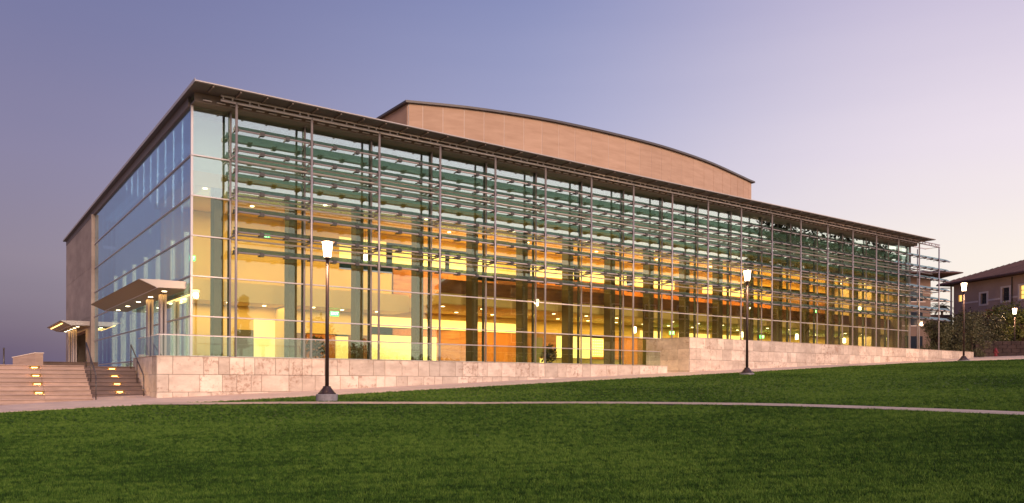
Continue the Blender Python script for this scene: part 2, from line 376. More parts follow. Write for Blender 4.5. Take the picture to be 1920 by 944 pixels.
# real grass blades on the lawns in view (uncountable): scattered by geometry nodes
def inside_lawn(s, w):
    if w < edge(s) + .03: return False
    for p in PATH:
        if (p.x - s) ** 2 + (p.y - w) ** 2 < .50 ** 2: return False
    return True
def grass_surface():
    mb = MB(); dens = []
    c = .35
    def add(s0, s1, w0, w1, cc):
        for i in range(int((s1 - s0) / cc)):
            for j in range(int((w1 - w0) / cc)):
                s, w = s0 + (i + .5) * cc, w0 + (j + .5) * cc
                p = W(s, -w)
                if p.y < 7.5 or abs(p.x) > p.y * .68 + 1: continue
                if not inside_lawn(s, w): continue
                h = cc / 2
                mb.face(*[tuple(W(a, -b, G(a, b))) for a, b in ((s-h, w-h), (s-h, w+h), (s+h, w+h), (s+h, w-h))])
                dens.append(min(900, max(90, 140000 / (p.y ** 2 * 1.6))))
    add(-14, 40, 6.5, 40, .35); add(40.0, 72, 6.5, 32, .7)
    o = mb.obj('lawn_grass', 'grass_blade'); tag(o, 'short green mown grass covering both lawns', 'grass', kind='stuff')
    me = o.data; at = me.attributes.new('dens', 'FLOAT', 'FACE'); at.data.foreach_set('value', dens)
    ng = bpy.data.node_groups.new('grass_blades', 'GeometryNodeTree')
    ng.interface.new_socket('Geometry', in_out='INPUT', socket_type='NodeSocketGeometry'); ng.interface.new_socket('Geometry', in_out='OUTPUT', socket_type='NodeSocketGeometry')
    gi = ng.nodes.new('NodeGroupInput'); go = ng.nodes.new('NodeGroupOutput'); L = ng.links.new
    dp = ng.nodes.new('GeometryNodeDistributePointsOnFaces'); L(gi.outputs[0], dp.inputs['Mesh'])
    na = ng.nodes.new('GeometryNodeInputNamedAttribute'); na.data_type = 'FLOAT'; na.inputs[0].default_value = 'dens'; L(na.outputs[0], dp.inputs['Density'])
    jn = ng.nodes.new('GeometryNodeJoinGeometry'); rnd = random.Random(3)
    for k in range(8):
        cn = ng.nodes.new('GeometryNodeMeshCone'); cn.inputs['Vertices'].default_value = 3; cn.inputs['Radius Top'].default_value = 0; cn.inputs['Radius Bottom'].default_value = .0065; cn.inputs['Depth'].default_value = rnd.uniform(.045, .075)
        tf = ng.nodes.new('GeometryNodeTransform'); L(cn.outputs[0], tf.inputs[0])
        tf.inputs['Translation'].default_value = (rnd.uniform(-.04, .04), rnd.uniform(-.04, .04), 0); tf.inputs['Rotation'].default_value = (rnd.uniform(-.6, .6), rnd.uniform(-.6, .6), rnd.uniform(0, 3)); L(tf.outputs[0], jn.inputs[0])
    sm = ng.nodes.new('GeometryNodeSetMaterial'); sm.inputs['Material'].default_value = MATS['grass_blade']; L(jn.outputs[0], sm.inputs[0])
    ip = ng.nodes.new('GeometryNodeInstanceOnPoints'); L(dp.outputs[0], ip.inputs['Points']); L(sm.outputs[0], ip.inputs['Instance'])
    rv = ng.nodes.new('FunctionNodeRandomValue'); rv.data_type = 'FLOAT_VECTOR'; rv.inputs[0].default_value = (-.15, -.15, 0); rv.inputs[1].default_value = (.15, .15, 6.28)
    er = ng.nodes.new('FunctionNodeEulerToRotation'); L(rv.outputs[0], er.inputs[0]); L(er.outputs[0], ip.inputs['Rotation'])
    rs = ng.nodes.new('FunctionNodeRandomValue'); rs.data_type = 'FLOAT'; rs.inputs[2].default_value = .5; rs.inputs[3].default_value = 1.15; L(rs.outputs[1], ip.inputs['Scale'])
    L(ip.outputs[0], go.inputs[0])
    md = o.modifiers.new('blades', 'NODES'); md.node_group = ng
grass_surface()

# ------------------------------------------------------------------ concert hall
S0, S1 = 0.0, 63.1; TB = 46.8; ZT = 12.55; FL = .58
LV = [1.09, 2.93, 4.77, 6.62, 8.45, 10.3]
hall = thing('concert_hall', 'long glass fronted concert hall with green louvres, tan curved upper wall and lit lobby', 'building', O, ANG)
def part(mb, name, m, smooth=False): return mb.obj(name, m, hall, smooth)
def pbox(name, m, *a): return part(MB().box(*a), name, m)
CS = [1.70 + 3.6 * k for k in range(19)]                # bay lines
# floors and roof (local frame: x = s, y = t)
pbox('floor_slab', 'carpet', .05, S1, .25, TB, .1, FL)
part(MB().prism([(-2.0, 12.97), (-2.0, 13.03), (-1.6, 13.10), (TB + .3, 13.10), (TB + .3, 12.97)], -.35, 63.9), 'roof', 'roof_metal')
part(MB().box(-.36, 63.92, -2.03, -2.0, 13.0, 13.045), 'roof_edge_trim', 'roof_edge')
part(MB().box(-.37, -.352, -2.03, TB, 12.97, 13.115), 'roof_side_trim', 'roof_edge')
for k in range(53): pbox('roof_rib', 'soffit', .4 + 1.2 * k, .47 + 1.2 * k, -1.95, -1.12, 12.90, 12.968)
pbox('soffit', 'soffit', -.05, S1 + .2, -.62, .2, 12.56, 12.62)
pbox('soffit_fascia', 'soffit', -.05, S1 + .2, -.66, -.62, 12.56, 12.968)
for k in range(105): pbox('soffit_grille', 'alu_light', .3 + .6 * k, .3 + .6 * k + .38, -.80, -.70, 12.64, 12.67)
pbox('side_fascia', 'soffit', -.12, .02, .2, TB, ZT, 12.968)
# ladder truss over the outer posts
tr = MB().tube([(1.0, -1.05, 12.93), (66.6, -1.05, 12.93)], .05, 8); tr.obj('truss_chord', 'alu_light', hall, True)
MB().tube([(1.0, -1.05, 12.72), (66.6, -1.05, 12.72)], .06, 8).obj('truss_chord', 'alu_light', hall, True)
wm = MB().box(-.03, .03, -.03, .03, 12.72, 12.93).mesh('truss_web', 'alu_light')
x = 1.1; k = 0
while x < 66.6:
    link('truss_web', wm, hall, (x, -1.05, 0)); x += (.42, .78)[k % 2]; k += 1
# posts, struts and beams of the sunscreen
pm = MB().tube([(0, 0, 0), (0, 0, 12.75)], .06, 10).mesh('screen_post', 'alu', True)
zb = lambda s: .6 if s < 29 else 2.4
for i, s in enumerate(CS):
    b = zb(s); link('screen_post', MB().tube([(0, 0, b), (0, 0, 12.75)], .06, 10).mesh('screen_post', 'alu', True) if i in (0, 8) else None, hall) if False else None
    o = link('screen_post', pm, hall, (s, -1.05, 0))
im = MB().tube([(0, 0, 0), (0, 0, 12.58)], .052, 10).mesh('mullion_tube', 'alu', True)
for s in CS[:18]: link('mullion_tube', im, hall, (s, -.12, 0))
link('mullion_tube', im, hall, (S1, -.12, 0))
sm_ = MB().tube([(0, -1.05, 0), (0, -.15, 0)], .045, 8).mesh('strut', 'alu', True)
for s in CS:
    for z in LV[3:]: link('strut', sm_, hall, (s, 0, z + .05))
for z in LV[3:]:
    MB().tube([(1.7, -.42, z + .16), (66.5, -.42, z + .16)], .042, 8).obj('beam_tube', 'alu_light', hall, True)
    MB().tube([(1.7, -.42, z - .06), (66.5, -.42, z - .06)], .042, 8).obj('beam_tube', 'alu_light', hall, True)
MB().tube([(66.5, -1.05, 12.72), (66.5, .2, 12.72), (63.1, .2, 12.72)], .05, 8).obj('truss_chord', 'alu_light', hall, True)
link('mullion_tube', im, hall, (65.2, .3, 0))
# louvres: seven rows of tilted green glass blades, three to a bay
RZ = [5.9 + .94 * k for k in range(7)]
rnd = random.Random(11)
blade_meshes = []
for k in range(6):
    a = R(34 + rnd.uniform(-2.5, 2.5)); L_ = .46; y0, z0 = -1.0, 0.0
    y1, z1 = y0 + L_ * math.cos(a), z0 + L_ * math.sin(a); nx, nz = -math.sin(a) * .014, math.cos(a) * .014
    blade_meshes.append(MB().prism([(y0, z0), (y1, z1), (y1 + nx, z1 + nz), (y0 + nx, z0 + nz)], .001, 1.199).mesh('louvre_blade', 'louvre_glass'))
bm_ = MB().box(-.10, .10, -1.08, -.86, -.12, .06).box(-.03, .03, -.98, -.5, -.07, -.02).mesh('louvre_bracket', 'bracket_metal')
cnt = 0; rest = MB(); brs = MB()
for j in range(54 + 2):
    s = CS[0] + 1.2 * j
    for z in RZ:
        me = blade_meshes[rnd.randrange(6)]
        if s + 1.2 > 68.95: continue
        if cnt < 294:
            link('louvre_blade', me, hall, (s, 0, z)); cnt += 1
        else:
            n = len(rest.v); rest.v += [(v.co.x + s, v.co.y, v.co.z + z) for v in me.vertices]; rest.f += [tuple(n + i for i in p.vertices) for p in me.polygons]
        if j % 3 == 0 and s < 67: pass
        n = len(brs.v)
        brs.v += [(v.co.x + s, v.co.y, v.co.z + z) for v in bm_.vertices]; brs.f += [tuple(n + i for i in p.vertices) for p in bm_.polygons]
for z in RZ:       # pointed end pieces past the last post
    rest.v += []; n = len(rest.v)
    rest.v += [(67.7, -1.0, z), (67.7, -.62, z + .26), (69.1, -.98, z + .02), (67.7, -1.01, z + .014), (67.7, -.63, z + .274), (69.1, -.99, z + .034)]
    rest.f += [(n, n+1, n+2), (n+3, n+5, n+4), (n, n+2, n+5, n+3), (n+1, n+4, n+5, n+2), (n, n+3, n+4, n+1)]
tag(rest.obj('louvre_blade', 'louvre_glass', hall), kind='stuff')
tag(brs.obj('louvre_bracket', 'bracket_metal', hall), kind='stuff')
for z in RZ: MB().tube([(1.62, -1.0, z - .03), (68.6, -1.0, z - .03)], .045, 6).obj('louvre_rail', 'alu', hall, True)

# curtain wall, front: panes between bay lines and transoms
VB = [0.02] + CS[:18]; VB[-1] = S1; ZB = [FL] + LV + [ZT]
ft = {}
for a, b in zip(VB, VB[1:]):
    for z0, z1 in zip(ZB, ZB[1:]):
        key = (round(b - a, 2), round(z1 - z0, 2), z0 > 8.4)
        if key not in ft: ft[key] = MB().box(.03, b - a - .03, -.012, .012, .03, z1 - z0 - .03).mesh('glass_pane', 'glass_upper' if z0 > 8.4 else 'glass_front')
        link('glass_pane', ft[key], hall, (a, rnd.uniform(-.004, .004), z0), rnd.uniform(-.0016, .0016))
for z in LV: pbox('transom', 'alu_light', -.045, S1, -.10, .05, z - .028, z + .028)
pbox('transom', 'dark_metal', 0, S1, -.04, .05, FL, FL + .03)
for s in CS[:18]: pbox('mullion', 'dark_metal', s - .032, s + .032, .05, .24, FL, ZT)
pbox('corner_mullion', 'alu_light', -.05, .05, -.05, .05, FL, ZT)
# curtain wall, left side (from the corner back to the stone)
TS = [.05 + 29.3 * k / 16 for k in range(17)]; fs = {}
for a, b in zip(TS, TS[1:]):
    for z0, z1 in zip(ZB, ZB[1:]):
        key = round(z1 - z0, 2)
        if key not in fs: fs[key] = MB().box(-.012, .012, .006, b - a - .006, .03, z1 - z0 - .03).mesh('glass_pane', 'glass_side')
        link('glass_pane', fs[key], hall, (rnd.uniform(-.003, .003), a, z0), rnd.uniform(-.002, .002))
for z in LV: pbox('transom', 'alu', -.06, .05, .05, 29.35, z - .032, z + .032)
# stone clad rear part of the left side
pbox('stone_backing', 'grout', -.02, .5, 29.45, 33.6, FL - .5, ZT); pbox('stone_backing', 'grout', -.02, .5, 33.6, 45.5, 3.95, ZT); pbox('stone_backing', 'grout', -.02, .5, 45.5, TB, FL - .5, ZT)
pbox('stone_return', 'side_stone', -.25, -.0, 29.45, 29.75, FL - .5, ZT + .02)
for t0, t1 in ((29.75, 33.6),):
    for z0, z1 in ((FL, 4.9), (4.9, 8.7), (8.7, ZT)): pbox('stone_panel', 'side_stone', -.10, -.02, t0 + .008, t1 - .008, z0 + .008, z1 - .008)
ts = [33.6, 36.6, 39.6, 42.6, 45.5]
for t0, t1 in zip(ts, ts[1:]):
    for z0, z1 in ((3.95, 4.9), (4.9, 8.7), (8.7, ZT)): pbox('stone_panel', 'side_stone', -.10, -.02, t0 + .008, t1 - .008, z0 + .008, z1 - .008)
for z0, z1 in ((FL, 4.9), (4.9, 8.7), (8.7, ZT)): pbox('stone_panel', 'side_stone', -.10, -.02, 45.508, TB, z0 + .008, z1 - .008)
pbox('entry_wall', 'wood_dark', 1.4, 1.6, 33.6, 45.5, FL, 3.95)
pbox('back_wall', 'side_stone', 0, S1, TB - .3, TB, FL, ZT)
pbox('end_wall', 'side_stone', S1 - .02, S1 + .28, .8, TB, FL, ZT)
# the curved stone volume over the roof
arc = [(17.55, 12.06), (21.7, 10.56), (26.7, 9.46), (31.65, 8.98), (37.25, 8.84), (41.47, 9.06), (46.89, 9.80), (52.21, 11.03), (55.67, 11.9)]
def arcpt(q):
    x = q * (len(arc) - 1); i = min(int(x), len(arc) - 2); f = x - i
    p = [Vector((*arc[max(0, min(len(arc)-1, k))], 0)) for k in (i-1, i, i+1, i+2)]
    return .5 * ((2*p[1]) + (p[2]-p[0])*f + (2*p[0]-5*p[1]+4*p[2]-p[3])*f*f + (3*p[1]-p[0]-3*p[2]+p[3])*f**3)
NP = 26; ZH = 19.75
core = MB(); P_ = [arcpt(k / NP) for k in range(NP + 1)]
poly = [(p.x, p.y + .025) for p in P_] + [(55.6, 30), (17.62, 30)]
def extrude_xy(mb, poly, z0, z1):
    n = len(mb.v); m = len(poly); mb.v += [(x, y, z0) for x, y in poly] + [(x, y, z1) for x, y in poly]
    mb.f.append(tuple(range(n, n+m))[::-1]); mb.f.append(tuple(range(n+m, n+2*m))); mb.f += [(n+i, n+(i+1) % m, n+m+(i+1) % m, n+m+i) for i in range(m)]; return mb
extrude_xy(MB(), poly, 13.0, ZH).obj('curved_wall_core', 'joint_light', hall)
for k in range(NP):
    a, b = P_[k], P_[k+1]; d = (b - a).normalized(); a2, b2 = a + d * .026, b - d * .026; n = Vector((-d.y, d.x, 0)) * .11
    split = [13.0, ZH]
    if k % 3 != 0: split = [13.0, rnd.choice((16.4, 17.2, 17.0)), ZH]
    for z0, z1 in zip(split, split[1:]):
        MB().hexa([(a2.x, a2.y, z0 + .004), (b2.x, b2.y, z0 + .004), (b2.x+n.x, b2.y+n.y, z0 + .004), (a2.x+n.x, a2.y+n.y, z0 + .004)], [(a2.x, a2.y, z1 - .006), (b2.x, b2.y, z1 - .006), (b2.x+n.x, b2.y+n.y, z1 - .006), (a2.x+n.x, a2.y+n.y, z1 - .006)]).obj('curved_wall_panel', 'hall_stone', hall)
for k in range(5):
    t0 = 12.2 + k * 3.55; pbox('curved_wall_panel', 'hall_stone', 17.50, 17.61, t0 + .02, t0 + 3.53, 13.0, ZH - .006)
cap = [(p.x, p.y - .22) for p in P_]; cap[0] = (cap[0][0] - .3, cap[0][1] + .1); cap[-1] = (cap[-1][0] + .3, cap[-1][1])
extrude_xy(MB(), cap + [(55.95, 30.2), (17.25, 30.2)], ZH + .003, ZH + .16).obj('curved_roof', 'roof_metal', hall)
pbox('low_roof_volume', 'hall_stone', 9.0, 17.4, 17.5, 30, 13.0, 18.6); pbox('low_roof_cap', 'roof_metal', 8.8, 17.45, 17.3, 30.2, 18.603, 18.85)

# ---- lobby interior
for s in CS[:18]:
    o_ = MB().box(-.21, .21, .62, 1.25, FL, 9.3).obj('column', 'column_paint', hall, loc=(s - .33 + .0035 * s, 0, 0))
# upper wall / plenum band behind the top panes
pbox('upper_wall', 'plaster', .3, S1, 1.6, 1.8, 9.72, ZT)
pbox('lobby_ceiling', 'ceiling', .15, S1, .5, 9, 9.42, 9.7); pbox('ceiling_fascia', 'gold_fascia', .15, S1, .44, .5, 9.05, 9.72)
pbox('gallery_slab', 'cream', 14.2, S1, 1.9, 9, 4.55, 5.15); pbox('gallery_slab', 'cream', .6, 14.2, 5.6, 9, 4.25, 5.3)
pbox('gallery_ceiling', 'ceiling', 14.2, S1, 1.95, 9, 4.5, 4.547)
BW = 8.0
def bw(name, m, s0, s1, z0, z1, dy=0): pbox(name, m, s0, s1, BW - dy, BW + .15, z0, z1)
def wood_run(s0, s1, z0, z1, m='wood', step=1.2, rows=1):
    n = max(1, round((s1 - s0) / step)); zz = frange(z0, z1, (z1 - z0) / rows)
    for i in range(n):
        for a, b in zip(zz, zz[1:]):
            x0 = s0 + (s1 - s0) * i / n; pbox('wall_panel', m, x0 + .006, x0 + (s1 - s0) / n - .006, BW - .03, BW + .12, a + .005, b - .005)
bw('back_wall', 'cream', .3, 4.4, FL, 4.24); bw('door_reveal', 'door_grey', 4.4, 5.35, FL, 2.9, .02); bw('back_wall', 'cream', 4.4, 5.35, 2.9, 4.24)
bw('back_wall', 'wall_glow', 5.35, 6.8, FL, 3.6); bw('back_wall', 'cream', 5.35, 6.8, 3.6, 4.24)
wood_run(6.8, 8.5, FL, 2.85, 'wood_dark'); bw('back_wall', 'cream', 6.8, 12.7, 2.85, 4.24)
for x0 in (8.52, 9.44):
    dr = pbox('door', 'wood', x0, x0 + .89, BW - .05, BW + .1, FL, 2.8)
    xh = x0 + (.78 if x0 < 9 else .08); MB().tube([(xh, BW - .12, 1.3), (xh, BW - .12, 1.95)], .03, 6).obj('handle', 'rail_metal', dr)
bw('door', 'amber_glow', 10.42, 11.2, FL, 2.72, .03); wood_run(11.25, 12.7, FL, 2.85, 'wood_dark')
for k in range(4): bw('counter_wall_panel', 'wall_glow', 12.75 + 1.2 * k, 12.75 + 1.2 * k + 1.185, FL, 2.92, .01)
wood_run(14.3, 17.55, 2.95, 3.38, 'wood')
bw('cove', 'cove_glow', 12.8, 24.6, 3.45, 4.1, -.02); bw('back_wall', 'ceiling', 12.7, 24.6, 4.1, 4.5)
wood_run(17.6, 21.2, FL, 3.4, 'wood_figured', 1.8); wood_run(21.2, 24.5, FL, 3.4, 'wood', 1.1)
wood_run(24.5, 27.8, FL, 3.6, 'wood_dark', 1.1); bw('door', 'door_grey', 25.6, 26.5, FL, 3.2, .05)
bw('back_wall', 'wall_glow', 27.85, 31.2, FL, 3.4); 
pf = pbox('perforated_panel', 'amber_glow', 31.3, 32.5, BW - .05, BW + .1, 1.9, 3.35)
for i in range(5):
    for j in range(6): MB().box(31.42 + i * .23, 31.46 + i * .23, BW - .07, BW - .052, 2.05 + j * .22, 2.09 + j * .22).obj('stud', 'downlight_glow', pf)
wood_run(31.22, 32.52, FL, 1.88, 'wood', .7); wood_run(32.55, 36.2, FL, 3.5, 'wood', 1.2); wood_run(36.2, S1, FL, 3.45, 'wood_dark', 1.9)
bw('back_wall', 'ceiling', 24.6, S1, 3.6, 4.5, -.01)
for a, b in ((36.5, 39), (41, 45), (46, 50)): bw('cove', 'cove_glow', a, b, 3.5, 4.15, .01)
# gallery level
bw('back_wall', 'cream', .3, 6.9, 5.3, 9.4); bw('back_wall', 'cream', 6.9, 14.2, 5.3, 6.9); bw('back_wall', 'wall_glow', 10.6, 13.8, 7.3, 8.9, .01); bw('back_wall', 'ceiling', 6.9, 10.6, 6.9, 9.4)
bw('back_wall', 'ceiling', 10.6, S1, 8.9, 9.4); 
wood_run(14.3, 20.4, 5.15, 7.3, 'wood_figured', 2.0); wood_run(20.4, 28.9, 5.15, 7.0, 'wood_dark', 1.4)
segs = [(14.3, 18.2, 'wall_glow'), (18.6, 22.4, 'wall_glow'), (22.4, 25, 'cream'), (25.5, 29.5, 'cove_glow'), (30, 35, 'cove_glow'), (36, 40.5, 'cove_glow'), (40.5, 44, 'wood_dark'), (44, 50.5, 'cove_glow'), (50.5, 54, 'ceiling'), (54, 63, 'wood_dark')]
for a, b, m in segs: bw('clerestory_panel', m, a, b - .02, 7.7 if m == 'cove_glow' else 7.35, 8.7, .01)  # glowing panels are lit cream wall, the light put in as emission
wood_run(26, 50, 5.8, 7.65, 'wood', 1.4); wood_run(26, 50, 5.15, 5.75, 'wood_dark', 2.0); wood_run(50, S1, 5.15, 7.3, 'wood_dark', 2.0)
pbox('gallery_wall', 'wood_dark', 20.2, 29.5, 4.6, 4.8, 5.15, 6.6)
for k in range(6): pbox('gallery_wall_panel', 'wood', 30.2 + k * 3.6, 32.2 + k * 3.6, 5.6, 5.8, 5.15, 6.9)
pbox('balcony_front', 'wood_dark', 14.25, S1, 1.84, 1.9, 5.15, 5.95)
pbox('partition', 'cream', 6.6, 6.8, 5.7, 8, FL, 4.2); pbox('partition', 'cream', 11.0, 11.3, 2.6, 3.0, FL, 3.0) if False else None
# left-hand side room behind the blue glass
pbox('side_room_wall', 'plaster', 6.0, 6.2, 9, 29.4, FL, ZT); pbox('side_room_slab', 'plaster', 1.6, 6, 9.2, 29.4, 4.3, 4.8)
pbox('side_room_slab', 'plaster', 1.6, 6, 9.2, 29.4, 9.4, 9.8); pbox('side_room_floor', 'carpet', .1, 6, 9, 29.4, FL, FL + .02)
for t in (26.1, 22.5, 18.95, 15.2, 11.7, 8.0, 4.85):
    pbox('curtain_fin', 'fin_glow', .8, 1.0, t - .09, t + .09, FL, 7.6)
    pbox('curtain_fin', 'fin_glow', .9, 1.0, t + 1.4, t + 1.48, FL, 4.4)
cur = MB(); pts = [(1.35 + .05 * math.sin(k * 1.3), 9.0 + .16 * k) for k in range(127)]
for (a, b), (c, d) in zip(pts, pts[1:]): cur.face((a, b, FL), (c, d, FL), (c, d, 12.5), (a, b, 12.5)); cur.face((a + .01, b, 12.5), (c + .01, d, 12.5), (c + .01, d, FL), (a + .01, b, FL))
cur.obj('curtain', 'curtain_cloth', hall)
# downlights, pendants, exit signs
dl = MB().lathe([(.11, -.012), (.11, .02)], 10).mesh('downlight', 'downlight_glow')
for k in range(17):
    for t in (3.2, 6.3): link('downlight', dl, hall, (15.2 + 2.85 * k, t, 4.485))
for s, t in ((3.4, 6.2), (5.6, 6.9), (8.2, 6.1), (10.2, 6.6), (12.4, 6.4)): link('downlight', dl, hall, (s, t, 4.23))
for k in range(20): link('downlight', dl, hall, (1.2 + 3.1 * k, 2.4 + 2.6 * (k % 2), 9.40))
for t in (12, 16, 20, 24): link('downlight', dl, hall, (3.0, t, 4.28)); link('downlight', dl, hall, (3.0, t, 9.38))
def pendant(s, t, z, top):
    q = MB().lathe([(.03, .26), (.13, .22), (.13, -.18), (.09, -.22)], 12).obj('pendant_light', 'downlight_glow', hall, loc=(s, t, z))
    MB().tube([(0, 0, .26), (0, 0, top - z)], .012, 5).obj('cord', 'dark_metal', q)
for s, t, z in ((22.3, 4.5, 3.9), (31.6, 3.6, 3.75), (33.9, 4.2, 3.7), (44.2, 4.0, 3.9), (50.6, 3.2, 3.9), (57.5, 3.0, 3.8), (12.0, 7.2, 7.6), (60, 3, 6.8), (48.5, 3.4, 8.1)): pendant(s, t, z, 4.5 if z < 5 else 9.4)
ex = MB().box(-.26, .26, -.04, .04, -.14, .14).mesh('exit_sign', 'exit_glow')
def text_mesh(txt, size, depth=.004):
    cu = bpy.data.curves.new('t', 'FONT'); cu.body = txt; cu.size = size; cu.align_x = 'CENTER'; cu.align_y = 'CENTER'; cu.extrude = depth
    ob = bpy.data.objects.new('t', cu); scene.collection.objects.link(ob)
    me = bpy.data.meshes.new_from_object(ob.evaluated_get(bpy.context.evaluated_depsgraph_get())); bpy.data.objects.remove(ob); bpy.data.curves.remove(cu)
    me.name = 'lettering'; me.materials.clear(); me.materials.append(MATS['exit_white']); return me
tx = text_mesh('EXIT', .24)
for s, t, z in ((9.55, 6.2, 3.95), (4.35, 3.0, 7.5), (1.6, 7.0, 6.6), (50.2, 6.5, 4.05), (57.6, 6.0, 6.7), (38.6, 6.5, 3.95)):
    e = link('exit_sign', ex, hall, (s, t, z)); l = link('lettering', tx, e, (0, -.046, 0)); l.rotation_euler = (R(90), 0, 0)
# interior lamps
def area(name, s, t, z, sx, sy, e, col=(1, .68, .20), down=True, rot=None):
    d = bpy.data.lights.new(name, 'AREA'); d.shape = 'RECTANGLE'; d.size = sx; d.size_y = sy; d.energy = e; d.color = col
    o = bpy.data.objects.new(name, d); scene.collection.objects.link(o); o.parent = hall; o.location = (s, t, z)
    if rot: o.rotation_euler = rot
    return o
for k in range(5): area('lobby_lamp', 19.5 + 10 * k, 5.0, 4.40, 9, 3.4, 1000 if k < 3 else 1000)
for k in range(5): area('gallery_lamp', 19.5 + 10 * k, 5.0, 9.3, 9, 4, 950 if k < 3 else 1100)
area('atrium_lamp', 7, 4.2, 9.3, 12, 5, 640, (1, .67, .23)); area('atrium_lamp', 7, 6.8, 4.15, 12, 1.6, 260, (1, .67, .23))
area('curtain_fill', .7, 16, 11.9, .8, 24, 30, (.85, .88, 1)); area('curtain_fill', .7, 16, .75, .8, 24, 120, (1, .86, .78), rot=(R(180), 0, 0))  # added fill lights, unseen, that brighten the curtain behind the side glass

# ---- entrance canopies on the left side
def canopy(t0, t1, cols, near):
    c = bpy.data.objects.new('canopy', None); scene.collection.objects.link(c); c.parent = hall
    MB().prismy([(-2.13, 4.50), (-1.38, 4.17), (-.12, 4.20), (-.12, 4.53), (-1.4, 4.53)], t0, t1).obj('canopy_deck', 'canopy_metal', c)
    MB().prismy([(-2.13, 4.493), (-1.375, 4.160), (-1.385, 4.150), (-2.145, 4.483)], t0 + .08, t1 - .08).obj('canopy_wing', 'canopy_soffit', c)
    MB().box(-1.36, -.14, t0 + .08, t1 - .08, 4.145, 4.165).obj('canopy_soffit', 'canopy_soffit', c)
    MB().tube([(-1.38, t0, 4.155), (-1.38, t1, 4.155)], .02, 6).obj('canopy_edge', 'alu_light', c)
    n = 5
    for k in range(n): link('canopy_light', dl, c, (-.82, t0 + 1.2 + (t1 - t0 - 2.4) * k / (n - 1), 4.135))
    for t in cols:
        MB().box(-.78, -.68, t, t + .45, FL, 4.15).obj('canopy_column', 'alu', c); MB().box(-.60, -.50, t, t + .45, FL, 4.15).obj('canopy_column', 'alu', c)
    return c
canopy(.4, 15.2, (2.6, 5.6), True); cf = canopy(31.1, 41.3, (35.5, 38.5), False)
area('canopy_lamp', -.75, 4.5, 4.10, .8, 6, 60, (1, .55, .14)); area('canopy_lamp', -.75, 36, 4.10, .8, 7, 60, (1, .55, .14))
MB().box(-1.92, -1.86, 32.2, 40.5, 4.33, 4.36).obj('canopy_strip_light', 'step_glow', cf)

# ------------------------------------------------------------------ terrace, walls, stairs
def local(name, label, cat, s=0, t=0, z=0, group=None): return thing(name, label, cat, W(s, t, z), ANG, group)
ter = MB()
ter.box(-60, -2.0, .95, 80, -1.2, FL - .003)
ter.box(-2.0, 29.0, -3.7, 0.04, -1.2, FL); ter.box(-2.0, -.02, .04, 80, -1.2, FL - .001)
tr_o = ter.obj('terrace', 'concrete'); tr_o.location = O; tr_o.rotation_euler[2] = ANG; tag(tr_o, kind='structure')
def clad(parent, s0, s1, zrows, y0=-4.0, seed=1, axis='s', xf=0):
    r = random.Random(seed)
    for (z0, z1) in zrows:
        x = s0
        while x < s1 - .01:
            w = r.choice((.45, .6, .6, .9, .9, 1.2)); 
            if s1 - x - w < .3: w = s1 - x
            pr = r.uniform(0, .004)
            if axis == 's': m = MB().bevbox(.007, w - .007, y0 - pr, y0 + .05, z0 + .007, z1 - .007, .008); m.obj('stone_panel', 'travertine', parent, loc=(x, 0, 0))
            else:
                m = MB(); m.box(xf - pr, xf + .05, .004, w - .004, z0 + .004, z1 - .004); m.obj('stone_panel', 'travertine', parent, loc=(0, x, 0))
            x += w
w1 = local('retaining_wall', 'low pink travertine wall with glass guard left of the entrance gap', 'wall')
MB().box(-2.2, 26.9, -3.96, -3.55, -1.4, .95).obj('wall_core', 'grout', w1); MB().box(-2.2, -2.02, -3.55, 1.0, -1.4, .95).obj('wall_core', 'grout', w1)
clad(w1, -2.25, 26.95, [(.22, .955), (-.5, .22), (-1.2, -.5)], seed=4)
clad(w1, -3.94, 1.0, [(.22, .95), (-.5, .22), (-1.2, -.5)], seed=5, axis='t', xf=-2.25)
MB().box(26.9, 26.95, -3.94, -3.5, -.2, .95).obj('wall_end', 'travertine', w1)
MB().box(-2.27, 26.97, -4.02, -3.5, .958, .978).obj('wall_cap', 'travertine', w1); MB().box(-2.27, -1.98, -3.498, 1.02, .958, .978).obj('wall_cap', 'travertine', w1)
w2 = local('retaining_wall', 'tall long pink travertine wall right of the entrance gap, running to the far lamp', 'wall')
w2.name = 'retaining_wall.001'
MB().box(29.0, 66.8, -3.96, -.2, -.2, 2.80).obj('wall_core', 'grout', w2)
clad(w2, 28.95, 66.85, [(2.1, 2.80), (1.4, 2.1), (.7, 1.4), (.0, .7)], seed=8)
clad(w2, -3.94, -.2, [(2.1, 2.80), (1.4, 2.1), (.7, 1.4), (.0, .7)], seed=9, axis='t', xf=28.95)
MB().box(28.93, 66.87, -4.02, -.2, 2.804, 2.825).obj('wall_cap', 'travertine', w2)
gd = local('glass_guard', 'clear glass guard rail with metal top rail standing on the low travertine wall', 'railing')
gp = MB().box(.01, 1.78, -.008, .008, .98, 1.82).mesh('glass_panel', 'guard_glass')
for k in range(16): link('glass_panel', gp, gd, (-2.12 + 1.79 * k, -3.8, 0))
gp2 = MB().box(-.008, .008, .01, 1.4, .98, 1.82).mesh('glass_panel', 'guard_glass')
for k in range(3): link('glass_panel', gp2, gd, (-2.12, -3.8 + 1.42 * k, 0))
MB().tube([(-2.12, .46, 1.84), (-2.12, -3.8, 1.84), (26.55, -3.8, 1.84)], .026, 8).obj('top_rail', 'alu_light', gd, True)
MB().box(-2.14, -2.10, -3.82, -3.78, .98, 1.84).obj('corner_post', 'alu', gd)
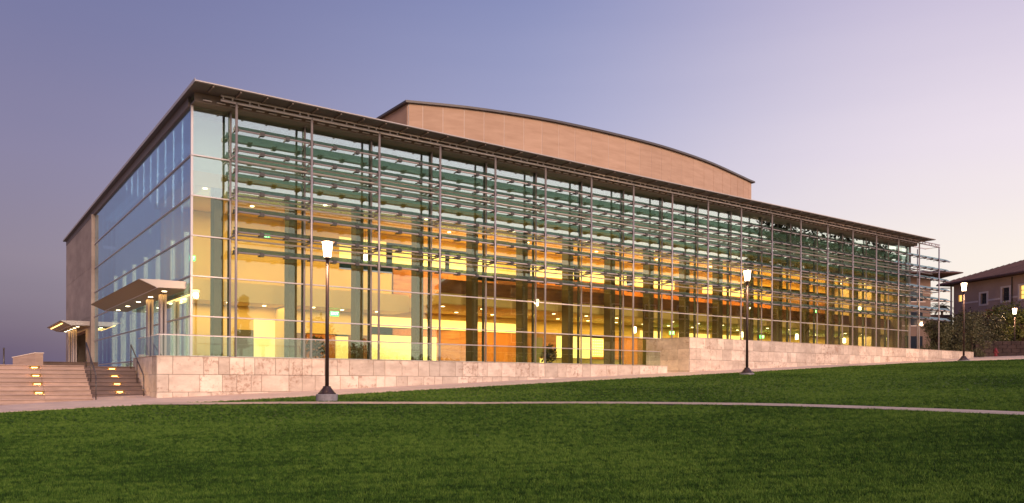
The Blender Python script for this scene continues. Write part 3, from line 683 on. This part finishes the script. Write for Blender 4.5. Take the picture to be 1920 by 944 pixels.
# stairs
sr = local('stone_stairs', 'narrow stone stairs darkened for shade beside the low travertine wall, with step lights', 'stairs')
for k in range(8):
    z1 = FL - .165 * k; t0 = .62 - .33 * k
    MB().bevbox(-4.38, -2.26, t0, 1.0 if k == 0 else t0 + .36, z1 - .175, z1 - .04, .006).bevbox(-4.38, -2.26, t0 - .035, 1.0 if k == 0 else t0 + .36, z1 - .039, z1, .008).obj('step', 'shaded_step', sr)
MB().prism([(.9, .36), (.62, .36), (-1.72, -.80), (-1.72, -1.3), (.9, -1.3)], -4.37, -2.27).obj('stair_base', 'shaded_step', sr)
sl = local('stone_stairs', 'broad pale stone stairs at the left edge, with a column of step lights', 'stairs')
for k in range(10):
    z1 = FL - .165 * k; t0 = -.72 - .33 * k
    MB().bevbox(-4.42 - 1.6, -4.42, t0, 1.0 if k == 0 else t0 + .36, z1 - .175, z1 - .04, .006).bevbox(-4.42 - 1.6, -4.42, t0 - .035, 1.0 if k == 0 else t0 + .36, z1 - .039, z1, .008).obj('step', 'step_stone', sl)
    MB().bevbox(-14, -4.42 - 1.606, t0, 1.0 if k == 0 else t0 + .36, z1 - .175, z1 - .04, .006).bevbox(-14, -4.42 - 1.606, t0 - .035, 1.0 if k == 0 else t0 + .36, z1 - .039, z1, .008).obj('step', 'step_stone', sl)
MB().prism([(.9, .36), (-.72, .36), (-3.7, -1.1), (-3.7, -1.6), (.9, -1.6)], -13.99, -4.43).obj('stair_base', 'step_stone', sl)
def step_light(par, s, k, t00):
    z1 = FL - .165 * k; t0 = t00 - .33 * k; z = z1 - .09
    b = MB().box(s - .17, s + .17, t0 - .03, t0 + .01, z - .05, z + .055).obj('step_light', 'brass', par)
    MB().box(s - .11, s + .11, t0 - .045, t0 - .031, z - .03, z + .0).obj('lens', 'step_glow', b)
    MB().box(s - .18, s + .18, t0 - .07, t0 - .03, z + .03, z + .06).obj('hood', 'brass', b)
    d = bpy.data.lights.new('step_lamp', 'AREA'); d.shape = 'RECTANGLE'; d.size = .26; d.size_y = .03; d.energy = 9; d.color = (1, .50, .12)
    o = bpy.data.objects.new('step_lamp', d); scene.collection.objects.link(o); o.parent = par; o.location = (s, t0 - .085, z + .0); o.rotation_euler = (R(-25), 0, 0)
for k in (0, 2, 4, 6): step_light(sr, -3.17, k, .62)
for k in (0, 2, 4, 6): step_light(sl, -6.2, k + 0, -.72)
def rail(label, pts, posts, r=.024):
    h = local('handrail', label, 'handrail', group=None); MB().tube(pts, r, 8).obj('rail', 'rail_metal', h, True)
    for p, b in posts: MB().tube([(p[0], p[1], b), p], r * .9, 8).obj('post', 'rail_metal', h, True)
rail('dark metal handrail dividing the pale stairs from the shaded stairs', [(-4.32, -.55, 1.55), (-4.32, -3.3, .16)], [((-4.32, -.55, 1.55), .5), ((-4.32, -3.3, .16), -1.0), ((-4.32, -1.9, .868), -.1)])
rail('dark metal handrail against the side of the low travertine wall', [(-2.42, .55, 1.56), (-2.42, -2.35, .16)], [((-2.42, .55, 1.56), .5), ((-2.42, -2.35, .16), -.9), ((-2.42, -.9, .86), -.1)])
rail('short dark handrail seen behind the glass guard above the narrow stairs', [(-1.7, -.6, 1.56), (-1.7, -2.2, 1.0)], [((-1.7, -.6, 1.56), .5)])
# far low walls on the terrace
lw = local('parapet_wall', 'low stone parapet with sloping top on the terrace behind the stairs', 'wall')
MB().hexa([(-6.05, 15.4, .3), (-5.0, 14.6, .3), (-4.62, 14.6, .3), (-5.6, 15.4, .3)], [(-6.05, 15.4, 1.22), (-5.0, 14.6, 1.48), (-4.62, 14.6, 1.48), (-5.6, 15.4, 1.22)]).obj('parapet', 'step_stone', lw)
MB().hexa([(-6.1, 15.38, 1.223), (-5.03, 14.56, 1.485), (-4.58, 14.56, 1.485), (-5.56, 15.44, 1.223)], [(-6.1, 15.38, 1.27), (-5.03, 14.56, 1.535), (-4.58, 14.56, 1.535), (-5.56, 15.44, 1.27)]).obj('coping', 'joint_light', lw)
lw2 = local('garden_wall', 'low brown wall across the back of the terrace left of the stone end', 'wall')
MB().box(-5.2, -.8, 22.0, 22.4, .3, 1.12).obj('wall_body', 'brown_wall', lw2); MB().box(-5.25, -.75, 21.96, 22.44, 1.123, 1.17).obj('coping', 'brown_wall', lw2)
bl = local('bollard', 'thin dark post on the terrace at the far left edge', 'bollard', -6.75, 9.7, FL)
MB().lathe([(.07, 0), (.07, .05), (.04, .08), (.035, .95), (.05, .97), (.03, 1.02)], 10).obj('shaft', 'rail_metal', bl, True)

# ------------------------------------------------------------------ street lamps
def make_lamp(label):
    t = thing('street_lamp', label, 'street lamp', (0, 0, 0), 0, 'brown street lamps along the lawn edge')
    MB().lathe([(.40, -.4), (.40, .20), (.385, .215)], 28).obj('footing', 'footing', t, False)
    MB().lathe([(.335, .217), (.335, .25), (.30, .27), (.18, .42), (.15, .46), (.15, .50), (.085, .52)], 28).obj('base', 'lamp_metal', t, True)
    MB().tube([(0, 0, .5), (0, 0, 5.30)], .072, 14, .062).obj('pole', 'lamp_metal', t, True)
    hd = MB().lathe([(.10, 5.28), (.12, 5.32), (.12, 5.36), (.11, 5.40)], 16).obj('lamp_head', 'lamp_metal', t, True)
    MB().lathe([(.125, 5.36), (.15, 5.55), (.19, 5.92)], 18).obj('lens', 'lamp_glow', hd, True)
    MB().lathe([(.25, 5.922), (.265, 5.94), (.22, 5.97), (.06, 5.995)], 20).obj('cap', 'lamp_metal', hd, True)
    return t
def lamp_light(o, e=1700):
    d = bpy.data.lights.new('lamp_light', 'POINT'); d.energy = e; d.color = (1, .60, .34); d.shadow_soft_size = .14
    l = bpy.data.objects.new('lamp_light', d); scene.collection.objects.link(l); l.parent = o; l.location = (0, 0, 5.6)
lab = ['brown street lamp nearest the camera, on the thin strip of lawn before the low wall', 'brown street lamp on the lawn edge before the middle of the tall travertine wall',
       'brown street lamp near the far right end of the travertine wall']
L0 = make_lamp(lab[0]); L0.location = W(2.57, -9.7, G(2.57, 9.7) + .04); L0.rotation_euler[2] = .3
for lb, s in zip(lab[1:], (27.26, 52.5)):
    c = copy_tree(L0); c['label'] = lb; c.location = W(s, -9.7, G(s, 9.7) - .12)

# ------------------------------------------------------------------ plants
def leaf_cloud(mb, c, r, n, size, rnd, squash=1.0):
    for _ in range(n):
        d = Vector((rnd.gauss(0, 1), rnd.gauss(0, 1), rnd.gauss(0, 1))).normalized() * (rnd.random() ** .45)
        p = Vector(c) + Vector((d.x * r, d.y * r, d.z * r * squash))
        a = Vector((rnd.gauss(0, 1), rnd.gauss(0, 1), rnd.gauss(0, .7))).normalized(); b = a.orthogonal().normalized()
        b.rotate(Matrix.Rotation(rnd.uniform(0, 6.28), 3, a)); s = size * rnd.uniform(.6, 1.3); c2 = a.cross(b)
        mb.face(p - b * s, p + c2 * s * .45, p + b * s, p - c2 * s * .45)
def tree(name, label, cat, loc, height, rad, leaf, group=None, clear=.25, n=34, per=60, size=.16, seed=0, squash=.75):
    rnd = random.Random(seed); t = thing(name, label, cat, loc, rnd.uniform(0, 6), group)
    tk = MB(); cr = MB(); h0 = height * clear
    lean = Vector((rnd.uniform(-.05, .05), rnd.uniform(-.05, .05), 0)) * height
    top = Vector((0, 0, height * .8)) + lean
    tk.tube([(0, 0, -.2), lean * .3 + Vector((0, 0, height * .3)), lean * .7 + Vector((0, 0, height * .55)), top], .035 * height * .55 + .03, 8, .02)
    for k in range(n):
        a = rnd.uniform(0, 6.28); zz = h0 + (height - h0) * (k + .5) / n; q = (zz - h0) / (height - h0)
        env = rad * math.sqrt(max(.05, 1 - (2 * q - .85) ** 2 / 1.6)); rr = env * rnd.uniform(.25, .82)
        c = Vector((math.cos(a) * rr, math.sin(a) * rr, zz)) + lean * q
        cl = rad * rnd.uniform(.26, .46)
        leaf_cloud(cr, c, cl, per, size, rnd, squash)
        if k % 3 == 0:
            b0 = Vector((0, 0, max(.3, zz * .55))) + lean * q * .5; tk.tube([b0, (b0 + c) / 2 + Vector((0, 0, .1 * rad)), c], .02 * rad + .02, 5, .008)
    tk.obj('trunk', 'bark', t, True); cr.obj('crown', leaf, t); return t
def PX(x, Y): return (x - 960) / 1475 * Y
def place(x, Y, z=None): 
    X = PX(x, Y); return (X, Y, GP(X, Y) if z is None else z)
GO = 'olive trees beyond the end of the wall'
tree('olive_tree', 'yellowish lit olive tree directly behind the last posts of the louvre screen', 'tree', place(1757, 76), 3.6, 1.9, 'leaf_olive', GO, .02, 40, 90, .10, 1)
tree('olive_tree', 'olive tree between the last screen post and the far street lamp', 'tree', place(1790, 80), 4.0, 2.0, 'leaf_olive', GO, .02, 40, 90, .10, 2)
tree('olive_tree', 'rounded olive tree just right of the far street lamp, behind the wall end', 'tree', place(1822, 75), 4.1, 1.9, 'leaf_olive', GO, .02, 40, 90, .10, 3)
tree('olive_tree', 'broad grey olive tree left of the red hydrant', 'tree', place(1852, 79), 4.0, 2.2, 'leaf_olive', GO, .02, 40, 90, .10, 4)
GD = 'dark trees in front of the tiled house'
tree('garden_tree', 'dark tree under the small left window of the tiled house', 'tree', place(1815, 92), 5.4, 2.4, 'leaf_dark', GD, .1, 34, 80, .14, 5)
tree('garden_tree', 'reddish leafed tree between the two dark windows of the tiled house', 'tree', place(1862, 88), 5.3, 2.2, 'leaf_red', GD, .1, 30, 70, .14, 6)
tree('garden_tree', 'tall dark green tree under the taller dark window of the tiled house', 'tree', place(1884, 86), 5.6, 2.4, 'leaf_green', GD, .15, 36, 80, .14, 7)
tree('garden_tree', 'green tree at the right edge under the lit window', 'tree', place(1918, 83), 5.0, 2.6, 'leaf_green', GD, .15, 40, 80, .14, 8)
tree('garden_tree', 'dark bushy tree filling the gap under the open frame left of the tiled house', 'tree', place(1768, 96), 4.2, 2.8, 'leaf_dark', GD, .05, 34, 80, .14, 9)
# palm seen through the open frame
def palm(name, label, loc, h, r, seed=0, cat='palm tree'):
    rnd = random.Random(seed); t = thing(name, label, cat, loc, 0); MB().tube([(0, 0, -.2), (.1, 0, h * .5), (0, .1, h)], .2, 10, .15).obj('trunk', 'bark', t, True); fr = MB()
    for k in range(26):
        a = k * 2.4; up = rnd.uniform(-.2, 1.0); prev = Vector((0, 0, h)); dirv = Vector((math.cos(a) * math.cos(up), math.sin(a) * math.cos(up), math.sin(up)))
        for q in range(7):
            nx = prev + dirv * r / 7; dirv = (dirv + Vector((0, 0, -.22))).normalized(); sd_ = dirv.cross(Z).normalized()
            for s_ in (-1, 1):
                for f in (.2, .7):
                    b = prev.lerp(nx, f); e = b + sd_ * s_ * r * .26 * (1 - q / 9) + dirv * r * .1 - Z * r * .08
                    fr.face(b, b + dirv * .06, e, b - dirv * .06 + Z * .01)
            prev = nx
    fr.obj('fronds', 'leaf_dark', t); return t
palm('palm_tree', 'dark palm seen against the glow through the open frame left of the tiled house', place(1766, 112), 8.0, 1.9, 3)

# ------------------------------------------------------------------ neighbouring buildings on the right
HA = math.atan2(-.9787, .2055)
hs = thing('tiled_house', 'stucco house with dark hipped tile roof and pale framed windows at the right edge', 'house', (56.1, 100, 0), HA)
def hk(x): r = (x - 960) / 1475; return (100 * r - 56.1) / (.2055 + .9787 * r)
def hz(x, y): k = hk(x); return (714.8 + .00384 * (x - 960) - y) / 1475 * (100 - .9787 * k)
# local frame: x along the wall toward the camera, y into the house (left normal of x is +y = b)
def hpoly(mb, k0, k1, y0, y1, z0, z1): return mb.box(k0, k1, y0, y1, z0, z1)
wins = [(1796, 1803, 554, 566, 'window_glow'), (1838.5, 1849.5, 551, 571, 'window_dark'), (1879, 1892, 540.5, 565, 'window_dark'), (1912, 1926, 536, 561, 'window_glow')]
kk = [0] + [v for w in wins for v in (hk(w[0]), hk(w[1]))] + [45]
wl = MB()
for i in range(0, len(kk) - 1):
    if i % 2 == 0: wl.box(kk[i], kk[i+1], 0, .4, 1.5, 12.6)
    else:
        w = wins[i // 2]; wl.box(kk[i], kk[i+1], 0, .4, 1.5, hz(w[0], w[3])); wl.box(kk[i], kk[i+1], 0, .4, hz(w[0], w[2]), 12.6)
wl.obj('wall', 'stucco', hs); MB().box(0, 45, .4, 14, 1.5, 12.6).obj('wall', 'stucco', hs)
for i, w in enumerate(wins):
    k0, k1 = hk(w[0]), hk(w[1]); z0, z1 = hz(w[0], w[3]), hz(w[0], w[2])
    wf = MB()
    if i: 
        wf.box(k0 - .26, k0, -.05, .02, z0 - .2, z1 + .2); wf.box(k1, k1 + .26, -.05, .02, z0 - .2, z1 + .2); wf.box(k0, k1, -.05, .02, z1, z1 + .2); wf.box(k0, k1, -.07, .02, z0 - .2, z0)
    else: wf.box(k0, k1, -.02, .02, z0 - .05, z0)
    f = wf.obj('window', 'trim', hs)
    MB().box(k0, k1, .2, .24, z0, z1).obj('pane', w[4], f)
    if i:
        mm = MB().box((k0+k1)/2 - .03, (k0+k1)/2 + .03, .14, .2, z0, z1)
        for q in (.33, .66): mm.box(k0, k1, .141, .199, z0 + (z1 - z0) * q - .025, z0 + (z1 - z0) * q + .025)
        mm.obj('glazing_bar', 'dark_metal', f)
zbelt = hz(1837, 565)
for a, b in ((hk(1803) , hk(1836)), (hk(1852), hk(1877)), (hk(1894), hk(1910))): MB().box(a + .05, b - .2, -.04, .001, zbelt - .1, zbelt + .1).obj('belt_course', 'trim', hs)
MB().tube([(hk(1898), -.1, 12.3), (hk(1898), -.1, 3)], .07, 8).obj('downspout', 'dark_metal', hs)
e = 1.4; zr = 12.55; rf = MB(); n = 0
A_, B_, C_, D_ = (-e, -e, zr), (46, -e, zr), (46, 15.4, zr), (-e, 15.4, zr); E1, E2 = (8.4 - e, 7, zr + 3.1), (38, 7, zr + 3.1)
rf.face(A_, B_, E2, E1); rf.face(D_, A_, E1); rf.face(C_, D_, E1, E2); rf.face(B_, C_, E2); rf.face(*[(p[0], p[1], zr - .16) for p in (D_, C_, B_, A_)])
for p, q in ((A_, B_), (B_, C_), (C_, D_), (D_, A_)): rf.face((p[0], p[1], zr - .16), (q[0], q[1], zr - .16), q, p)
rfo = rf.obj('roof', 'tile_roof', hs)
tl = MB().tube([(0, 0, 0), (0, 8.2, 3.03)], .07, 6).mesh('roof_tile_row', 'tile_roof')
for k in range(60):
    x0 = -1.2 + .42 * k
    L_ = min(1, max(.05, (x0 + e) / 8.4)); m = MB().tube([(0, 0, .02), (0, 8.4 * L_, 3.1 * L_ + .02)], .06, 5); m.obj('roof_tile_row', 'tile_roof', rfo, loc=(x0, -e, zr))
lg = thing('open_frame', 'pale framed opening with dark low wall left of the tiled house, sky showing through', 'loggia', (51.0, 100, 0), 0)
MB().box(-2, 4.95, 0, .4, 1.5, 8.65).obj('low_wall', 'brown_wall', lg); MB().box(-2, 4.95, .1, .2, 10.28, 10.42).obj('mid_rail', 'trim', lg); MB().box(-2, 4.95, .1, .2, 12.0, 12.1).obj('top_rail', 'trim', lg); MB().box(4.8, 4.95, .05, .25, 8.66, 12.25).obj('post', 'trim', lg)
nb = thing('flat_roof_building', 'brown building with flat overhanging roof seen behind the end of the louvre screen', 'building', (30, 88, 0), 0)
MB().box(0, 16.8, 0, 16, 1.5, 11.8).obj('wall', 'brown_stucco', nb); MB().prism([(-2, 12.0), (-2, 12.1), (0, 12.5), (18, 12.5), (18, 11.95)], -2, 19.3).obj('roof', 'tile_roof', nb)
for k in range(3): 
    f = MB().box(13.6, 16.2, -.06, .02, 3.6 + 2.7 * k, 3.7 + 2.7 * k).obj('window', 'trim', nb); MB().box(13.9, 15.9, -.03, .01, 3.7 + 2.7 * k, 5.2 + 2.7 * k).obj('pane', 'window_dark', f)
gw_ = thing('garden_wall', 'low dark brick garden wall behind the red hydrant at the right edge', 'wall', (45.6, 77.4, 0), R(-12))
for r_ in range(5):
    x = 0
    while x < 16: MB().bevbox(x + .01, x + .78, -.01 * (r_ % 2), .3, 2.2 + .38 * r_ + .006, 2.2 + .38 * (r_ + 1) - .006, .02).obj('block', 'brown_wall', gw_); x += .8 if x else (.8 - .4 * (r_ % 2))
hy = thing('fire_hydrant', 'small dark red fire hydrant at the right in front of the brick garden wall', 'hydrant', (PX(1867, 71), 71, 2.40), .4)
MB().lathe([(.19, 0), (.19, .05), (.125, .07), (.125, .48), (.165, .5), (.165, .54), (.13, .57), (.10, .66), (.05, .71), (.04, .76)], 16).obj('body', 'hydrant_red', hy, True)
MB().tube([(-.24, 0, .38), (.24, 0, .38)], .06, 10).tube([(0, -.23, .34), (0, 0, .34)], .075, 10).obj('outlet', 'hydrant_red', hy, True)
rl = copy_tree(L0); rl['label'] = 'far street lamp among the trees in front of the tiled house'; rl.location = (PX(1902, 79), 79, 1.56)
del rl['group']; rl['group'] = L0['group']
# lamps' own light
for o in [L0, rl] + [q for q in scene.objects if q.get('category') == 'street lamp' and q not in (L0, rl)]: lamp_light(o)

# ------------------------------------------------------------------ what the facade mirrors: trees behind and beside the camera
def refl(x, y, T):
    cx, sy = (x - 960) / 1475, -(y - 715) / 1475; d = Vector((cx, 1, sy)); k = O.dot(V) / d.dot(V); Q = d * k; dn = d.normalized(); r = dn - V * 2 * dn.dot(V)
    return Q + r * (T - Q.length)
GM = 'trees on the far side of the lawn'
for i, (x, y, T, rad, h, cl, lf, lb) in enumerate([
    (825, 572, 105, 2.0, 0, .62, 'leaf_green', 'round crowned tree across the lawn, mirrored beside the fourth bay'), (452, 575, 95, 1.0, 0, .45, 'leaf_green', 'slender tree across the lawn mirrored beside the first post'),
    (1440, 470, 100, 4.5, 0, .3, 'leaf_dark', 'tall tree right of the picture, mirrored high in the right bays'), (1505, 500, 108, 4.5, 0, .3, 'leaf_dark', 'second tall tree right of the picture mirrored in the right bays'), (1570, 480, 112, 4.0, 0, .3, 'leaf_dark', 'third tall tree right of the picture mirrored near the far end'),
    (1640, 520, 112, 4.0, 0, .3, 'leaf_dark', 'fourth tree right of the picture mirrored by the last bays'), (600, 640, 120, 3.0, 0, .3, 'leaf_dark', 'low tree across the lawn mirrored beside the nearest lamp'), (200, 640, 90, 2.5, 0, .2, 'leaf_dark', 'low tree across the lawn behind the camera')]):
    p = refl(x, y, T); g = GP(p.x, p.y); H = p.z - g + rad * .9
    tree('distant_tree', lb, 'tree', (p.x, p.y, g), H, rad, lf, GM, cl, 60 if rad < 2.5 else 40, 60, .13 * rad ** .5 + .05, 20 + i, 1.0)
rnd = random.Random(5); dt = MB()
for a0, a1, dd, hh in ((52, 215, 135, 8.5), (-120, -42, 170, 3.5)):
    k = a0
    while k < a1:
        h = hh * (.55 + .3 * math.sin(k * .31) + .2 * math.sin(k * .83 + 1) + rnd.uniform(-.1, .1)); D = dd + rnd.uniform(-6, 6); p = Vector((math.sin(R(k)) * D, math.cos(R(k)) * D, 0)); g = GP(p.x, p.y)
        leaf_cloud(dt, (p.x, p.y, g + h * .45), h * .62, 110, .8, rnd, .8); k += .9
tag(dt.obj('distant_trees', 'leaf_dark'), 'dark band of far off trees beyond the lawn', 'trees', kind='stuff')

# building across the lawn, right of the picture (seen mirrored in the curtain wall)
pA, pB = refl(862, 700, 112), refl(1700, 700, 150)
pA.z = pB.z = 0; dv = (pB - pA); LN = dv.length; dv.normalize(); ra = math.atan2(dv.y, dv.x)
bb = thing('campus_building', 'dark stucco building across the lawn right of the picture, mirrored in the glass', 'building', (pA.x, pA.y, 0), ra)
sg = 1 if Vector((-dv.y, dv.x, 0)).dot(pA) > 0 else -1
y0_, y1_ = (0, 14) if sg > 0 else (-14, 0)
MB().box(0, LN, y0_, y1_, -3, 14.6).obj('wall', 'brown_wall', bb); MB().box(-1, LN + 1, y0_ - 1, y1_ + 1, 14.6, 15.1).obj('roof', 'tile_roof', bb)
yf = -.06 if sg > 0 else .06
for k in range(14):
    for z in (1.5, 5.5, 9.6):
        f = MB().box(2 + k * LN / 14.5, 4 + k * LN / 14.5, min(yf, 0), max(yf, 0), z, z + 2.2).obj('window', 'trim', bb); MB().box(2.2 + k * LN / 14.5, 3.8 + k * LN / 14.5, min(yf * 1.4, yf), max(yf * 1.4, yf), z + .2, z + 2.0).obj('pane', 'window_dark', f)

# lobby furniture
dk = local('reception_desk', 'long cream reception desk inside the lobby near the entrance gap', 'desk', 24.2, 4.6, FL)
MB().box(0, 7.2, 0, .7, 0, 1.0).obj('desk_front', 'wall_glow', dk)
for k in range(8): MB().box(k * .9 + .01, k * .9 + .89, -.03, -.001, .03, 1.0).obj('desk_panel', 'cream', dk)
MB().box(-.05, 7.25, -.06, .76, 1.002, 1.05).obj('desk_top', 'wood', dk)
for i, (sx, tx, lb) in enumerate([(3.2, 5.6, 'low upholstered lobby bench near the left corner of the building'), (14.6, 4.6, 'low upholstered lobby bench in front of the glowing counter wall'), (19.4, 5.2, 'low upholstered lobby bench in front of the figured wood wall')]):
    b = local('bench', lb, 'bench', sx, tx, FL, 'lobby benches'); MB().bevbox(0, 1.6, 0, .6, .32, .46, .02).obj('seat', 'wood_figured', b)
    for x0 in (.08, 1.42):
        for y0 in (.06, .48): MB().box(x0, x0 + .06, y0, y0 + .06, 0, .319).obj('leg', 'dark_metal', b)
for i, (sx, tx, lb) in enumerate([(7.3, 3.4, 'potted plant inside the glass behind the nearest street lamp'), (23.2, 3.0, 'potted plant inside the glass in front of the wood panelling')]):
    b = local('potted_plant', lb, 'plant', sx, tx, FL); MB().lathe([(.2, 0), (.27, .5), (.24, .5), (.22, .44)], 16).obj('pot', 'footing', b, True)
    lf = MB(); leaf_cloud(lf, (0, 0, 1.2), .55, 260, .13, random.Random(60 + i), 1.3); lf.obj('foliage', 'leaf_dark', b); MB().tube([(0, 0, .4), (0, 0, 1.2)], .03, 6).obj('stem', 'bark', b)
